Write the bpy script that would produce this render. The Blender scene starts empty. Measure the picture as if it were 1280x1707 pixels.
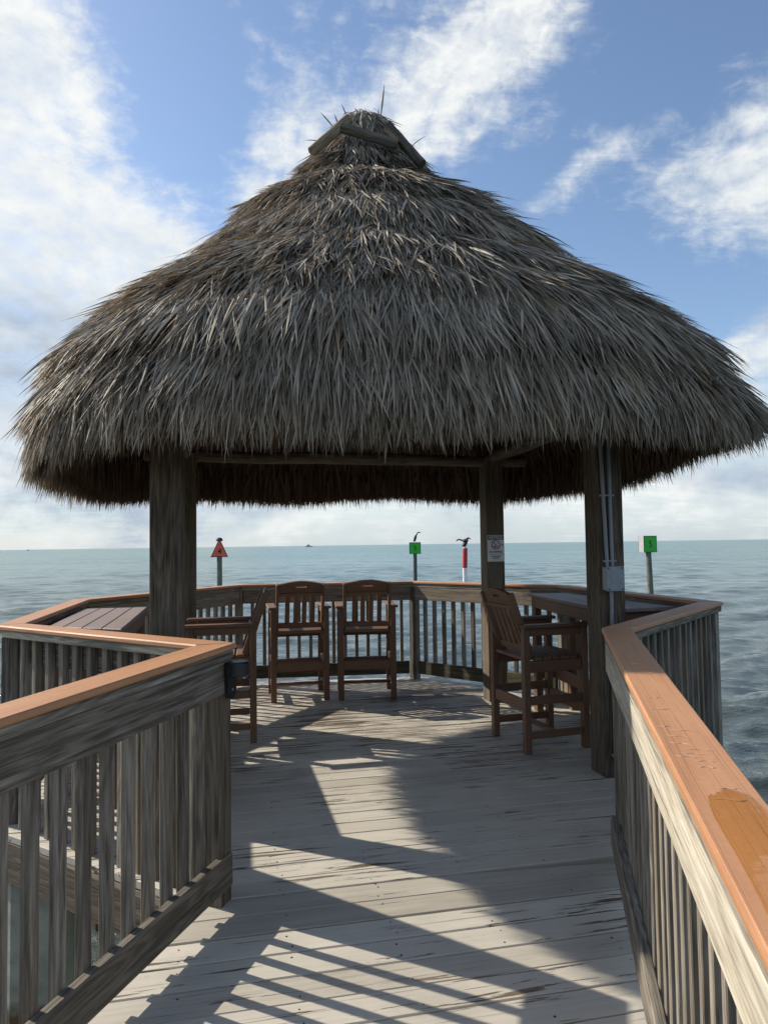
import bpy, math, random
import numpy as np
from mathutils import Vector, Matrix
random.seed(7); RNG = np.random.default_rng(7)
SC = bpy.context.scene
COL = SC.collection
R = math.radians

# ------------------------------------------------------------------ camera
EYE = 1.52
cam_d = bpy.data.cameras.new('camera'); cam = bpy.data.objects.new('camera', cam_d); COL.objects.link(cam)
cam_d.sensor_fit = 'VERTICAL'; cam_d.sensor_height = 24.0; cam_d.lens = 24.0 * 1184 / 1707
cam_d.clip_start = 0.05; cam_d.clip_end = 60000
cam.matrix_world = Matrix.Translation((0, 0, EYE)) @ Matrix.Rotation(R(90 + 2.635), 4, 'X') @ Matrix.Rotation(R(-0.806), 4, 'Z')
SC.camera = cam
SC.view_settings.view_transform = 'Standard'; SC.view_settings.look = 'None'
SC.cycles.sample_clamp_indirect = 4.0
SC.view_settings.gamma = 1; SC.view_settings.exposure = 0.82

# ------------------------------------------------------------------ node helpers
class NT:
    def __init__(s, tree): s.t = tree; s.n = tree.nodes; s.l = tree.links
    def node(s, typ, **kw):
        n = s.n.new(typ)
        for k, v in kw.items(): setattr(n, k, v)
        return n
    def put(s, sock, v):
        if isinstance(v, bpy.types.NodeSocket): s.l.new(v, sock)
        elif v is not None: sock.default_value = v
    def m(s, op, a, b=None, c=None, clamp=False):
        n = s.node('ShaderNodeMath', operation=op, use_clamp=clamp)
        for i, v in enumerate((a, b, c)):
            if v is not None: s.put(n.inputs[i], v)
        return n.outputs[0]
    def vm(s, op, a, b=None):
        n = s.node('ShaderNodeVectorMath', operation=op); s.put(n.inputs[0], a)
        if b is not None: s.put(n.inputs[1], b)
        return n.outputs[0]
    def sstep(s, x, a, b):
        n = s.node('ShaderNodeMapRange', interpolation_type='SMOOTHSTEP')
        s.put(n.inputs['Value'], x); s.put(n.inputs['From Min'], a); s.put(n.inputs['From Max'], b)
        return n.outputs[0]
    def lin(s, x, a, b, c=0.0, d=1.0):
        n = s.node('ShaderNodeMapRange'); s.put(n.inputs['Value'], x)
        for k, v in zip(('From Min', 'From Max', 'To Min', 'To Max'), (a, b, c, d)): s.put(n.inputs[k], v)
        return n.outputs[0]
    def noise(s, vec, scale=1.0, detail=4.0, rough=0.55, dist=0.0, out=0):
        n = s.node('ShaderNodeTexNoise'); s.put(n.inputs['Vector'], vec); s.put(n.inputs['Scale'], scale)
        s.put(n.inputs['Detail'], detail); s.put(n.inputs['Roughness'], rough); s.put(n.inputs['Distortion'], dist)
        return n.outputs[out]
    def mix(s, f, a, b, blend='MIX'):
        n = s.node('ShaderNodeMix', data_type='RGBA', blend_type=blend); s.put(n.inputs[0], f)
        s.put(n.inputs[6], a if isinstance(a, bpy.types.NodeSocket) else (*a, 1)); s.put(n.inputs[7], b if isinstance(b, bpy.types.NodeSocket) else (*b, 1))
        return n.outputs[2]
    def ramp(s, f, stops):
        n = s.node('ShaderNodeValToRGB'); s.put(n.inputs[0], f); e = n.color_ramp.elements
        while len(e) < len(stops): e.new(0.5)
        for x, (p, c) in zip(e, stops): x.position = p; x.color = (*c, 1)
        return n.outputs[0]
    def attr(s, name, out='Vector'): return s.node('ShaderNodeAttribute', attribute_name=name).outputs[out]
    def scaled(s, vec, sc, loc=(0, 0, 0)):
        n = s.node('ShaderNodeMapping'); s.put(n.inputs[0], vec); n.inputs['Scale'].default_value = sc; n.inputs['Location'].default_value = loc
        return n.outputs[0]
    def bump(s, h, strength=0.3, dist=0.01, normal=None):
        n = s.node('ShaderNodeBump'); s.put(n.inputs['Height'], h); s.put(n.inputs['Strength'], strength); s.put(n.inputs['Distance'], dist)
        if normal is not None: s.put(n.inputs['Normal'], normal)
        return n.outputs[0]

def material(name):
    m = bpy.data.materials.new(name); m.use_nodes = True
    t = NT(m.node_tree); b = m.node_tree.nodes['Principled BSDF']
    return m, t, b

# ------------------------------------------------------------------ sky and sun
SUN_AZ, SUN_EL = -65.0, 35.0
W = bpy.data.worlds.new('World'); SC.world = W; W.use_nodes = True
t = NT(W.node_tree); W.node_tree.nodes.clear()
sky = t.node('ShaderNodeTexSky', sky_type='NISHITA'); sky.sun_disc = False
sky.sun_elevation = R(SUN_EL); sky.sun_rotation = R(SUN_AZ); sky.altitude = 0; sky.air_density = 1.0; sky.dust_density = 0.6; sky.ozone_density = 2.5
D = t.node('ShaderNodeTexCoord').outputs['Generated']
sp = t.node('ShaderNodeSeparateXYZ'); t.put(sp.inputs[0], D); dx, dy, dz = sp.outputs
el = t.m('MULTIPLY', t.m('ARCSINE', dz), 57.2958); az = t.m('MULTIPLY', t.m('ARCTAN2', dx, dy), 57.2958)
inv = t.m('DIVIDE', 1.0, t.m('ADD', t.m('MAXIMUM', dz, 0.0), 0.12))
cb = t.node('ShaderNodeCombineXYZ'); t.put(cb.inputs[0], t.m('MULTIPLY', dx, inv)); t.put(cb.inputs[1], t.m('MULTIPLY', dy, inv)); t.put(cb.inputs[2], 0.37)
flat = cb.outputs[0]
ca = t.node('ShaderNodeCombineXYZ'); t.put(ca.inputs[0], az); t.put(ca.inputs[1], el); ang = ca.outputs[0]
def blob(a0, e0, sa, se, rot, amp):
    c, s_ = math.cos(R(rot)), math.sin(R(rot))
    da = t.m('SUBTRACT', az, a0); de = t.m('SUBTRACT', el, e0)
    u = t.m('DIVIDE', t.m('ADD', t.m('MULTIPLY', da, c), t.m('MULTIPLY', de, s_)), sa)
    v = t.m('DIVIDE', t.m('SUBTRACT', t.m('MULTIPLY', de, c), t.m('MULTIPLY', da, s_)), se)
    q = t.m('ADD', t.m('MULTIPLY', u, u), t.m('MULTIPLY', v, v))
    return t.m('MULTIPLY', t.m('EXPONENT', t.m('MULTIPLY', q, -1.0)), amp)
def total(bl):
    o = blob(*bl[0])
    for b_ in bl[1:]: o = t.m('ADD', o, blob(*b_))
    return o
cover = total([(-29, 19.5, 17.5, 8.4, -24, 1.05), (-27.5, 33, 6.0, 4.6, -20, .52), (-19, 20.5, 6.5, 4.6, -25, .48), (-7, 32, 5, 6.5, 30, .20), (4, 31.5, 12, 4.6, 28, .37), (12, 37, 11, 3.0, 20, .29), (-8, 30, 4, 5, 0, .16),
               (28.5, 24.5, 8.5, 4.6, 14, .58), (15.5, 26.8, 5, 1.3, 27, .33), (29.5, 14, 4.5, 2.6, 20, .45), (-33, 8, 15, 4.5, 0, .40), (-14, 27, 3.5, 2.2, 0, .15),
               (22, 7, 18, 4.5, 0, .36), (0, 3, 60, 4.5, 0, .32), (-95, 40, 40, 25, 0, .3), (120, 30, 60, 12, 0, .4), (-150, 35, 40, 18, 0, .35),
               (-15.5, 31, 3.6, 5, 0, -.34), (26, 34.5, 6, 3.2, 20, -.28), (20, 19, 5.5, 3.5, 0, -.22), (-17, 35.5, 4, 3, 0, -.2)])
n_big = t.noise(t.scaled(ang, (.045, .075, 1)), 1.0, 12.0, .66, .35)
mp = t.node('ShaderNodeMapping'); t.put(mp.inputs[0], flat); mp.inputs['Rotation'].default_value = (0, 0, R(-38)); mp.inputs['Scale'].default_value = (2.4, 6.4, 1)
n_str = t.noise(mp.outputs[0], 1.0, 12.0, .70, .6)
n_fin = t.noise(t.scaled(ang, (.42, .62, 1), (2, 8, 0)), 1.0, 6.0, .6, .3)
nn = t.m('ADD', t.m('ADD', t.m('MULTIPLY', n_big, .55), t.m('MULTIPLY', n_str, .40)), t.m('MULTIPLY', n_fin, .34))
dens = t.m('ADD', t.m('MULTIPLY', t.m('SUBTRACT', nn, .645), 1.55), t.m('SUBTRACT', cover, .10))
dens = t.sstep(dens, -.03, .46)
dens = t.m('MULTIPLY', dens, t.lin(n_fin, .32, .6, .66, 1.0), clamp=True)
n_sh = t.noise(t.scaled(ang, (.085, .16, 1), (11, 5, 0)), 1.0, 5.0, .55, .2)
shade = t.m('ADD', t.m('MULTIPLY', t.sstep(n_sh, .38, .64), t.sstep(el, 28, 12)), t.m('MULTIPLY', blob(-31, 12.5, 10, 4.2, -12, .95), t.lin(n_big, .35, .65, .55, 1.1)), clamp=True)
ccol = t.mix(shade, (.54, .55, .54), (.26, .31, .375))
n_in = t.noise(t.scaled(ang, (.13, .22, 1), (4, 1, 0)), 1.0, 9.0, .66, .4)
ccol = t.mix(t.m('MULTIPLY', t.sstep(n_in, .44, .66), .62), ccol, (.40, .435, .47))
low = t.sstep(el, 16, 0)
base = t.mix(1.0, sky.outputs[0], (.100, .098, .096), 'MULTIPLY')
hz = t.mix(t.m('MULTIPLY', low, .75), base, (.33, .395, .445))
fin = t.mix(t.m('MULTIPLY', dens, .98), hz, ccol)
bg = t.node('ShaderNodeBackground'); t.put(bg.inputs[0], fin); bg.inputs[1].default_value = 1.0
out = t.node('ShaderNodeOutputWorld'); t.l.new(bg.outputs[0], out.inputs[0])

sd = bpy.data.lights.new('sun', 'SUN'); sd.energy = 3.3; sd.angle = R(0.6); sd.color = (1.0, .92, .79)
so = bpy.data.objects.new('sun', sd); COL.objects.link(so)
sv = Vector((math.sin(R(SUN_AZ)) * math.cos(R(SUN_EL)), math.cos(R(SUN_AZ)) * math.cos(R(SUN_EL)), math.sin(R(SUN_EL))))
so.rotation_euler = sv.to_track_quat('Z', 'Y').to_euler(); so.location = sv * 30

# ------------------------------------------------------------------ materials
def wood(name, dark, mid, light, warm=None, bumps=.5, rough=.8, knots=True, moss=0.0):
    m, t, b = material(name)
    g = t.attr('gc'); r = t.attr('rnd', 'Fac')
    w1 = t.noise(t.scaled(g, (1.9, 40, 40)), 1.0, 8.0, .70, 1.0)
    rg = t.noise(t.scaled(g, (.55, 5.5, 5.5)), 1.0, 3.0, .5, .5)
    rings = t.m('SINE', t.m('ADD', t.m('MULTIPLY', rg, 95.0), 0.0))
    rings = t.lin(rings, -1, 1)
    fib = t.noise(t.scaled(g, (9, 190, 190)), 1.0, 5.0, .75, .2)
    v = t.m('ADD', t.m('MULTIPLY', t.m('SUBTRACT', w1, .5), 1.12), t.m('ADD', t.m('MULTIPLY', rings, .14), t.m('ADD', .20, t.m('MULTIPLY', fib, .44))))
    v = t.m('ADD', v, t.m('MULTIPLY', t.m('SUBTRACT', r, .5), .22))
    col = t.ramp(v, [(.28, dark), (.52, mid), (.78, light)])
    if warm:
        wn = t.noise(t.scaled(g, (.7, 3, 3), (5, 2, 9)), 1.0, 4.0, .6, .4)
        col = t.mix(t.m('MULTIPLY', t.sstep(wn, .5, .75), .75), col, warm)
    if knots:
        vn = t.node('ShaderNodeTexVoronoi'); t.put(vn.inputs['Vector'], t.scaled(g, (1.7, 9, 9), (.3, .7, .2))); vn.inputs['Scale'].default_value = 1.0
        col = t.mix(t.m('MULTIPLY', t.sstep(vn.outputs['Distance'], .17, .05), .75), col, tuple(x * .35 for x in mid))
    crack = t.noise(t.scaled(g, (1.6, 70, 70), (7, 3, 1)), 1.0, 3.0, .6, .6)
    ck = t.sstep(crack, .60, .67)
    col = t.mix(t.m('MULTIPLY', ck, .58), col, tuple(x * .3 for x in dark))
    if moss:
        mn = t.noise(t.scaled(g, (4, 6, 6), (3, 3, 3)), 1.0, 5.0, .65)
        col = t.mix(t.m('MULTIPLY', t.sstep(mn, .45, .7), moss), col, (.06, .075, .03))
    t.put(b.inputs['Base Color'], col); b.inputs['Roughness'].default_value = rough
    b.inputs['Specular IOR Level'].default_value = .25
    h = t.m('SUBTRACT', t.m('ADD', t.m('MULTIPLY', fib, .5), t.m('MULTIPLY', w1, .8)), ck)
    t.put(b.inputs['Normal'], t.bump(h, bumps, .004))
    return m

M_GREY = wood('weathered_rail_wood', (.09, .075, .058), (.205, .178, .145), (.36, .322, .265), warm=(.22, .165, .105))
M_PALE = wood('pale_rail_wood', (.15, .135, .115), (.40, .35, .265), (.60, .55, .45), warm=(.27, .255, .225))
M_POST = wood('hut_post_wood', (.05, .039, .028), (.125, .10, .073), (.21, .175, .13), warm=(.15, .105, .062))
M_MOSS = wood('damp_rail_wood', (.05, .045, .03), (.115, .10, .068), (.2, .18, .13), moss=.7)
M_LOG = wood('roof_log_wood', (.05, .042, .034), (.13, .112, .09), (.22, .19, .155))
M_LOGT = wood('split_log_wood', (.12, .09, .06), (.30, .235, .155), (.45, .37, .26))

# painted, peeling deck boards
M_DECK, t, b = material('peeling_grey_deck_paint')
g = t.attr('gc'); r = t.attr('rnd', 'Fac'); pos = t.node('ShaderNodeNewGeometry').outputs['Position']
st = t.noise(t.scaled(g, (1.6, 45, 45)), 1.0, 6.0, .7, .6)
paint = t.ramp(t.m('ADD', t.m('MULTIPLY', st, .6), t.m('MULTIPLY', r, .42)), [(.25, (.35, .318, .262)), (.5, (.475, .436, .368)), (.78, (.57, .528, .452))])
bare = t.ramp(t.noise(t.scaled(g, (2, 60, 60)), 1.0, 3.0, .6, .3), [(.3, (.07, .05, .036)), (.6, (.17, .125, .085)), (.8, (.25, .2, .14))])
pl = t.noise(t.scaled(g, (1.6, 30, 30), (4, 1, 2)), 1.0, 5.0, .68, .8)
pz = t.noise(t.scaled(pos, (1.1, 1.1, 1.1)), 1.0, 3.0, .55)
ps = t.node('ShaderNodeSeparateXYZ'); t.put(ps.inputs[0], pos)
wear = t.m('MULTIPLY', t.sstep(ps.outputs[1], 3.8, 6.3), .085)
pk = t.m('ADD', t.m('ADD', pl, t.m('MULTIPLY', t.m('SUBTRACT', pz, .5), .42)), t.m('ADD', wear, t.m('MULTIPLY', t.m('SUBTRACT', r, .5), .08)))
peel = t.sstep(pk, .628, .65)
crk = t.sstep(t.noise(t.scaled(g, (1.1, 75, 75), (2, 6, 4)), 1.0, 3.0, .55, .7), .63, .69)
peel = t.m('MAXIMUM', peel, t.m('MULTIPLY', crk, .55))
col = t.mix(peel, paint, bare)
dirt = t.noise(t.scaled(pos, (2.2, 2.2, 2.2), (9, 2, 0)), 1.0, 6.0, .65)
col = t.mix(t.m('MULTIPLY', t.sstep(dirt, .45, .75), t.m('ADD', .22, t.m('MULTIPLY', wear, 4.0))), col, (.17, .15, .125))
t.put(b.inputs['Base Color'], col); b.inputs['Roughness'].default_value = .62; b.inputs['Specular IOR Level'].default_value = .35
t.put(b.inputs['Normal'], t.bump(t.m('SUBTRACT', t.m('MULTIPLY', st, .6), t.m('MULTIPLY', peel, .8)), .55, .004))

def composite(name, c1, c2, line=.5):
    m, t, b = material(name)
    g = t.attr('gc'); r = t.attr('rnd', 'Fac')
    n = t.noise(t.scaled(g, (1.2, 9, 9)), 1.0, 4.0, .6, .3)
    ln = t.noise(t.scaled(g, (.5, 95, 40)), 1.0, 2.0, .5, .12)
    gr = t.sstep(t.m('ABSOLUTE', t.m('SUBTRACT', ln, .5)), .03, .0)
    col = t.mix(t.lin(n, .3, .7), c1, c2)
    sp_ = t.noise(t.scaled(g, (60, 60, 60)), 1.0, 3.0, .6)
    col = t.mix(t.lin(sp_, .3, .7, 0, .16), col, tuple(x * .55 for x in c1))
    col = t.mix(t.m('MULTIPLY', gr, line), col, tuple(x * .42 for x in c1))
    t.put(b.inputs['Base Color'], col)
    t.put(b.inputs['Roughness'], t.lin(n, .3, .7, .48, .66)); b.inputs['Specular IOR Level'].default_value = .4
    t.put(b.inputs['Normal'], t.bump(t.m('SUBTRACT', t.m('MULTIPLY', sp_, .35), gr), .4, .0015))
    return m
M_CAP = composite('tan_composite_handrail', (.43, .205, .098), (.53, .275, .142), .36)
M_CHAIR = composite('brown_plastic_lumber', (.14, .070, .038), (.205, .108, .062), .25)
M_TABLE = composite('sky_tinted_tabletop', (.20, .145, .13), (.27, .2, .18), .3)  # greyish mauve puts the sky's reflection into the tabletop colour

def plain(name, c, rough=.5, metal=0.0, var=.25, scale=6.0, bumps=.1, spec=.5):
    m, t, b = material(name)
    o = t.node('ShaderNodeTexCoord').outputs['Object']
    n = t.noise(o, scale, 5.0, .6)
    t.put(b.inputs['Base Color'], t.mix(t.lin(n, .3, .7), tuple(x * (1 - var) for x in c), tuple(min(1, x * (1 + var)) for x in c)))
    t.put(b.inputs['Roughness'], t.lin(n, .3, .7, max(.05, rough - .08), min(1, rough + .1))); b.inputs['Metallic'].default_value = metal; b.inputs['Specular IOR Level'].default_value = spec
    t.put(b.inputs['Normal'], t.bump(n, bumps, .003))
    return m
M_RIDGE = plain('pale_worn_ridge', (.60, .38, .25), .6, 0, .1, 20)
M_BLACK = plain('black_plastic', (.012, .013, .015), .38, 0, .3, 30, .05)
M_SCREW = plain('rusty_screw_steel', (.06, .045, .035), .55, .6, .4, 40)
M_PVC = plain('grey_pvc', (.24, .25, .275), .45, 0, .1, 12)
M_PVCL = plain('pale_grey_box_plastic', (.25, .27, .30), .4, 0, .15, 25)
M_GREEN = plain('green_dayboard', (.022, .42, .028), .5, 0, .12, 3)
M_GREEND = plain('dark_green_border', (.01, .17, .03), .5, 0, .12, 3)
M_DGREEN = plain('dark_numeral_green', (.006, .06, .012), .6)
M_RED = plain('red_dayboard', (.75, .12, .06), .5, 0, .15, 3)
M_REDD = plain('dark_red_border', (.18, .035, .03), .55, 0, .2, 4)
M_REDP = plain('red_pole_band', (.42, .018, .03), .5, 0, .2, 4)
M_WHITE = plain('white_paint', (.75, .75, .74), .5, 0, .08, 5)
M_BOARD = plain('grey_dayboard_back', (.42, .40, .40), .5, 0, .15, 5)
M_PILE = wood('marker_pile_wood', (.05, .055, .045), (.13, .135, .115), (.27, .27, .235), rough=.85)
M_SIGN = plain('white_sign_sheet', (.62, .62, .60), .45, 0, .06, 14)
M_BLUE = plain('blue_sign_band', (.012, .04, .15), .45)
M_INK = plain('black_sign_ink', (.012, .012, .013), .5)
M_SRED = plain('red_sign_ink', (.42, .025, .03), .5)
M_BIRD = plain('dark_feathers', (.012, .011, .011), .6, 0, .4, 20)
M_BEAK = plain('grey_yellow_beak', (.16, .12, .06), .5)
M_BOAT = plain('distant_grey_hull', (.30, .33, .36), .6)
M_CONC, t, b = material('stained_concrete')
o = t.node('ShaderNodeTexCoord').outputs['Object']; n = t.noise(o, 3.0, 6.0, .65, .4); s_ = t.node('ShaderNodeSeparateXYZ'); t.put(s_.inputs[0], o)
c0 = t.ramp(n, [(.3, (.20, .21, .17)), (.55, (.38, .38, .32)), (.8, (.5, .49, .43))])
c0 = t.mix(t.sstep(t.m('ADD', s_.outputs[2], t.m('MULTIPLY', n, -.5)), -.62, -.72), c0, (.13, .085, .045))
t.put(b.inputs['Base Color'], c0); b.inputs['Roughness'].default_value = .85; t.put(b.inputs['Normal'], t.bump(n, .5, .02))

# thatch
def thatch_mat(name, stops):
    m, t, b = material(name); m.node_tree.nodes.remove(b)
    r = t.attr('rnd', 'Fac'); g = t.attr('gc')
    col = t.ramp(r, stops)
    st = t.noise(t.scaled(g, (4, 300, 1)), 1.0, 2.0, .5)
    col = t.mix(t.lin(st, .3, .7, .0, .22), col, (.06, .05, .04))
    d = t.node('ShaderNodeBsdfPrincipled'); t.put(d.inputs['Base Color'], col); d.inputs['Roughness'].default_value = .62; d.inputs['Specular IOR Level'].default_value = .3
    tr = t.node('ShaderNodeBsdfTranslucent'); t.put(tr.inputs[0], t.mix(.5, col, (.30, .2, .1)))
    mx = t.node('ShaderNodeMixShader'); mx.inputs[0].default_value = .16
    t.l.new(d.outputs[0], mx.inputs[1]); t.l.new(tr.outputs[0], mx.inputs[2])
    t.l.new(mx.outputs[0], m.node_tree.nodes['Material Output'].inputs[0])
    return m
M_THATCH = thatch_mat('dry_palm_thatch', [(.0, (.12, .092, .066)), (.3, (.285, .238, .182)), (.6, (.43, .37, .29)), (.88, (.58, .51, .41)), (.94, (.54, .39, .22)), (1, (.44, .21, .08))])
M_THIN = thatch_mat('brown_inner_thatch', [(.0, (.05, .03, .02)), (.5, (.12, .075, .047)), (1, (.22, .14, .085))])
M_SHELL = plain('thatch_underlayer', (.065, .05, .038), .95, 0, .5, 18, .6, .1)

# ------------------------------------------------------------------ mesh builder
class MB:
    def __init__(s): s.v = []; s.f = []; s.g = []; s.r = []; s.mi = []
    def _add(s, vs, fs, gs, r, mi):
        o = len(s.v); s.v += [tuple(x) for x in vs]; s.g += [tuple(x) for x in gs]; s.r += [r] * len(vs)
        s.f += [tuple(i + o for i in f) for f in fs]; s.mi += [mi] * len(fs)
    def box(s, c, L, Wd, T, dims, ch=.004, r=None, mi=0):
        """chamfered box: centre c, unit axes L, Wd, T, full sizes dims"""
        L, Wd, T, c = Vector(L).normalized(), Vector(Wd).normalized(), Vector(T).normalized(), Vector(c)
        h = [d / 2 for d in dims]; ch = min(ch, min(h) * .6)
        if r is None: r = random.random()
        off = Vector((random.random() * 40, random.random() * 40, random.random() * 40))
        vs, gs, idx = [], [], {}
        for sx in (-1, 1):
            for sy in (-1, 1):
                for sz in (-1, 1):
                    for k in range(3):
                        q = [sx * (h[0] - (ch if k != 0 else 0)), sy * (h[1] - (ch if k != 1 else 0)), sz * (h[2] - (ch if k != 2 else 0))]
                        idx[(sx, sy, sz, k)] = len(vs); vs.append(c + L * q[0] + Wd * q[1] + T * q[2]); gs.append(Vector(q) + off)
        fs = []
        def face(keys, n):
            ids = [idx[k] for k in keys]
            a = sum((vs[i] - c for i in ids), Vector()) / len(ids)
            nrm = (vs[ids[1]] - vs[ids[0]]).cross(vs[ids[2]] - vs[ids[1]])
            if nrm.dot(a) < 0: ids.reverse()
            fs.append(ids)
        S = (-1, 1)
        for sgn in S:
            face([(sgn, a, b_, 0) for a, b_ in ((-1, -1), (1, -1), (1, 1), (-1, 1))], 0)
            face([(a, sgn, b_, 1) for a, b_ in ((-1, -1), (1, -1), (1, 1), (-1, 1))], 0)
            face([(a, b_, sgn, 2) for a, b_ in ((-1, -1), (1, -1), (1, 1), (-1, 1))], 0)
        for a in S:
            for b_ in S:
                face([(-1, a, b_, 1), (1, a, b_, 1), (1, a, b_, 2), (-1, a, b_, 2)], 0)
                face([(a, -1, b_, 0), (a, 1, b_, 0), (a, 1, b_, 2), (a, -1, b_, 2)], 0)
                face([(a, b_, -1, 0), (a, b_, 1, 0), (a, b_, 1, 1), (a, b_, -1, 1)], 0)
                for d in S: face([(a, b_, d, 0), (a, b_, d, 1), (a, b_, d, 2)], 0)
        s._add(vs, fs, gs, r, mi); return s
    def bar(s, p, q, w, th, up=(0, 0, 1), ch=.004, r=None, mi=0):
        """board from p to q: w across (perpendicular to up), th along up"""
        p, q, up = Vector(p), Vector(q), Vector(up); L = (q - p); n = L.length; L.normalize()
        Wd = up.cross(L)
        if Wd.length < 1e-4: Wd = Vector((1, 0, 0)).cross(L)
        Wd.normalize(); T = L.cross(Wd)
        return s.box((p + q) / 2, L, Wd, T, (n, w, th), ch, r, mi)
    def prism(s, poly, z0, z1, dirv, ch=.004, r=None, zf=None, mi=0):
        """convex plan polygon between z0 and z1, chamfered, zf(x, y) adds height"""
        a = sum(poly[i][0] * poly[(i + 1) % len(poly)][1] - poly[(i + 1) % len(poly)][0] * poly[i][1] for i in range(len(poly)))
        if a < 0: poly = poly[::-1]
        n = len(poly)
        def inset(d):
            o = []
            for i in range(n):
                p0, p1, p2 = (Vector(poly[j % n]) for j in (i - 1, i, i + 1))
                e1, e2 = (p1 - p0).normalized(), (p2 - p1).normalized()
                n1, n2 = Vector((-e1.y, e1.x)), Vector((-e2.y, e2.x))
                b_ = n1 + n2; o.append(p1 + b_ * (d / max(.15, (1 + n1.dot(n2)))))
            return o
        ins, full = inset(ch), [Vector(p) for p in poly]
        rings = [(ins, z0), (full, z0 + ch), (full, z1 - ch), (ins, z1)]
        dv = Vector(dirv).normalized(); pv = Vector((-dv.y, dv.x))
        off = Vector((random.random() * 40, random.random() * 40, random.random() * 40))
        vs, gs, fs = [], [], []
        for ring, z in rings:
            for p in ring:
                zz = z + (zf(p.x, p.y) if zf else 0)
                vs.append((p.x, p.y, zz)); gs.append(Vector((p.dot(dv), p.dot(pv), z)) + off)
        fs.append(list(range(n))[::-1]); fs.append([3 * n + i for i in range(n)])
        for k in range(3):
            for i in range(n): fs.append([k * n + i, k * n + (i + 1) % n, (k + 1) * n + (i + 1) % n, (k + 1) * n + i])
        s._add(vs, fs, gs, random.random() if r is None else r, mi); return s
    def tube(s, pts, rad, n=12, cap=True, r=None, mi=0, wob=0.0):
        pts = [Vector(p) for p in pts]
        if not hasattr(rad, '__len__'): rad = [rad] * len(pts)
        vs, gs, fs = [], [], []; off = Vector((random.random() * 40,) * 3); acc = 0.0; u = None
        for i, p in enumerate(pts):
            T = (pts[min(i + 1, len(pts) - 1)] - pts[max(i - 1, 0)]).normalized()
            if u is None: u = T.orthogonal().normalized()
            u = (u - T * u.dot(T)).normalized(); w = T.cross(u)
            if i: acc += (p - pts[i - 1]).length
            for k in range(n):
                a = 2 * math.pi * k / n; rr = rad[i] * (1 + wob * (random.random() - .5))
                vs.append(p + (u * math.cos(a) + w * math.sin(a)) * rr); gs.append(Vector((acc, math.cos(a) * rad[i], math.sin(a) * rad[i])) + off)
        for i in range(len(pts) - 1):
            for k in range(n): fs.append([i * n + k, i * n + (k + 1) % n, (i + 1) * n + (k + 1) % n, (i + 1) * n + k])
        if cap: fs.append(list(range(n))[::-1]); fs.append([(len(pts) - 1) * n + k for k in range(n)])
        s._add(vs, fs, gs, random.random() if r is None else r, mi); return s
    def extrude(s, poly, origin, ux, uy, th, mi=0, r=None):
        """polygon (u, v) in the plane of ux, uy, thickness th along ux x uy (towards minus); concave allowed"""
        ux, uy, o = Vector(ux).normalized(), Vector(uy).normalized(), Vector(origin); nz = ux.cross(uy); n = len(poly)
        vs = [o + ux * a + uy * b_ for a, b_ in poly] + [o + ux * a + uy * b_ - nz * th for a, b_ in poly]
        gs = [Vector((a, b_, 0)) for a, b_ in poly] + [Vector((a, b_, th)) for a, b_ in poly]
        fs = [list(range(n)), [2 * n - 1 - i for i in range(n)]] + [[i, n + i, n + (i + 1) % n, (i + 1) % n] for i in range(n)]
        s._add(vs, fs, gs, random.random() if r is None else r, mi); return s
    def build(s, name, mats, parent=None, smooth=False, origin=None):
        if not isinstance(mats, (list, tuple)): mats = [mats]
        me = bpy.data.meshes.new(name); o3 = Vector(origin) if origin is not None else Vector()
        me.from_pydata([tuple(Vector(v) - o3) for v in s.v], [], s.f)
        for m in mats: me.materials.append(m)
        me.polygons.foreach_set('material_index', s.mi)
        a = me.attributes.new('gc', 'FLOAT_VECTOR', 'POINT'); a.data.foreach_set('vector', np.array(s.g, np.float32).ravel())
        a = me.attributes.new('rnd', 'FLOAT', 'POINT'); a.data.foreach_set('value', np.array(s.r, np.float32))
        if smooth:
            me.polygons.foreach_set('use_smooth', [True] * len(me.polygons))
            try: me.set_sharp_from_angle(angle=R(40))
            except Exception: pass
        o = bpy.data.objects.new(name, me); COL.objects.link(o); o.location = o3
        if parent: o.parent = parent
        return o

def np_mesh(name, v, f, mats, mi=None, gc=None, rnd=None, parent=None, smooth=False):
    me = bpy.data.meshes.new(name); v = np.asarray(v, np.float32); f = np.asarray(f, np.int32); k = f.shape[1]
    me.vertices.add(len(v)); me.vertices.foreach_set('co', v.ravel())
    me.loops.add(f.size); me.loops.foreach_set('vertex_index', f.ravel())
    me.polygons.add(len(f)); me.polygons.foreach_set('loop_start', np.arange(0, f.size, k, dtype=np.int32)); me.polygons.foreach_set('loop_total', np.full(len(f), k, np.int32))
    for m in mats: me.materials.append(m)
    if mi is not None: me.polygons.foreach_set('material_index', np.asarray(mi, np.int32))
    if smooth: me.polygons.foreach_set('use_smooth', np.ones(len(f), bool))
    me.update(calc_edges=True)
    if gc is not None: me.attributes.new('gc', 'FLOAT_VECTOR', 'POINT').data.foreach_set('vector', np.asarray(gc, np.float32).ravel())
    if rnd is not None: me.attributes.new('rnd', 'FLOAT', 'POINT').data.foreach_set('value', np.asarray(rnd, np.float32))
    o = bpy.data.objects.new(name, me); COL.objects.link(o)
    if parent: o.parent = parent
    return o

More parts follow.
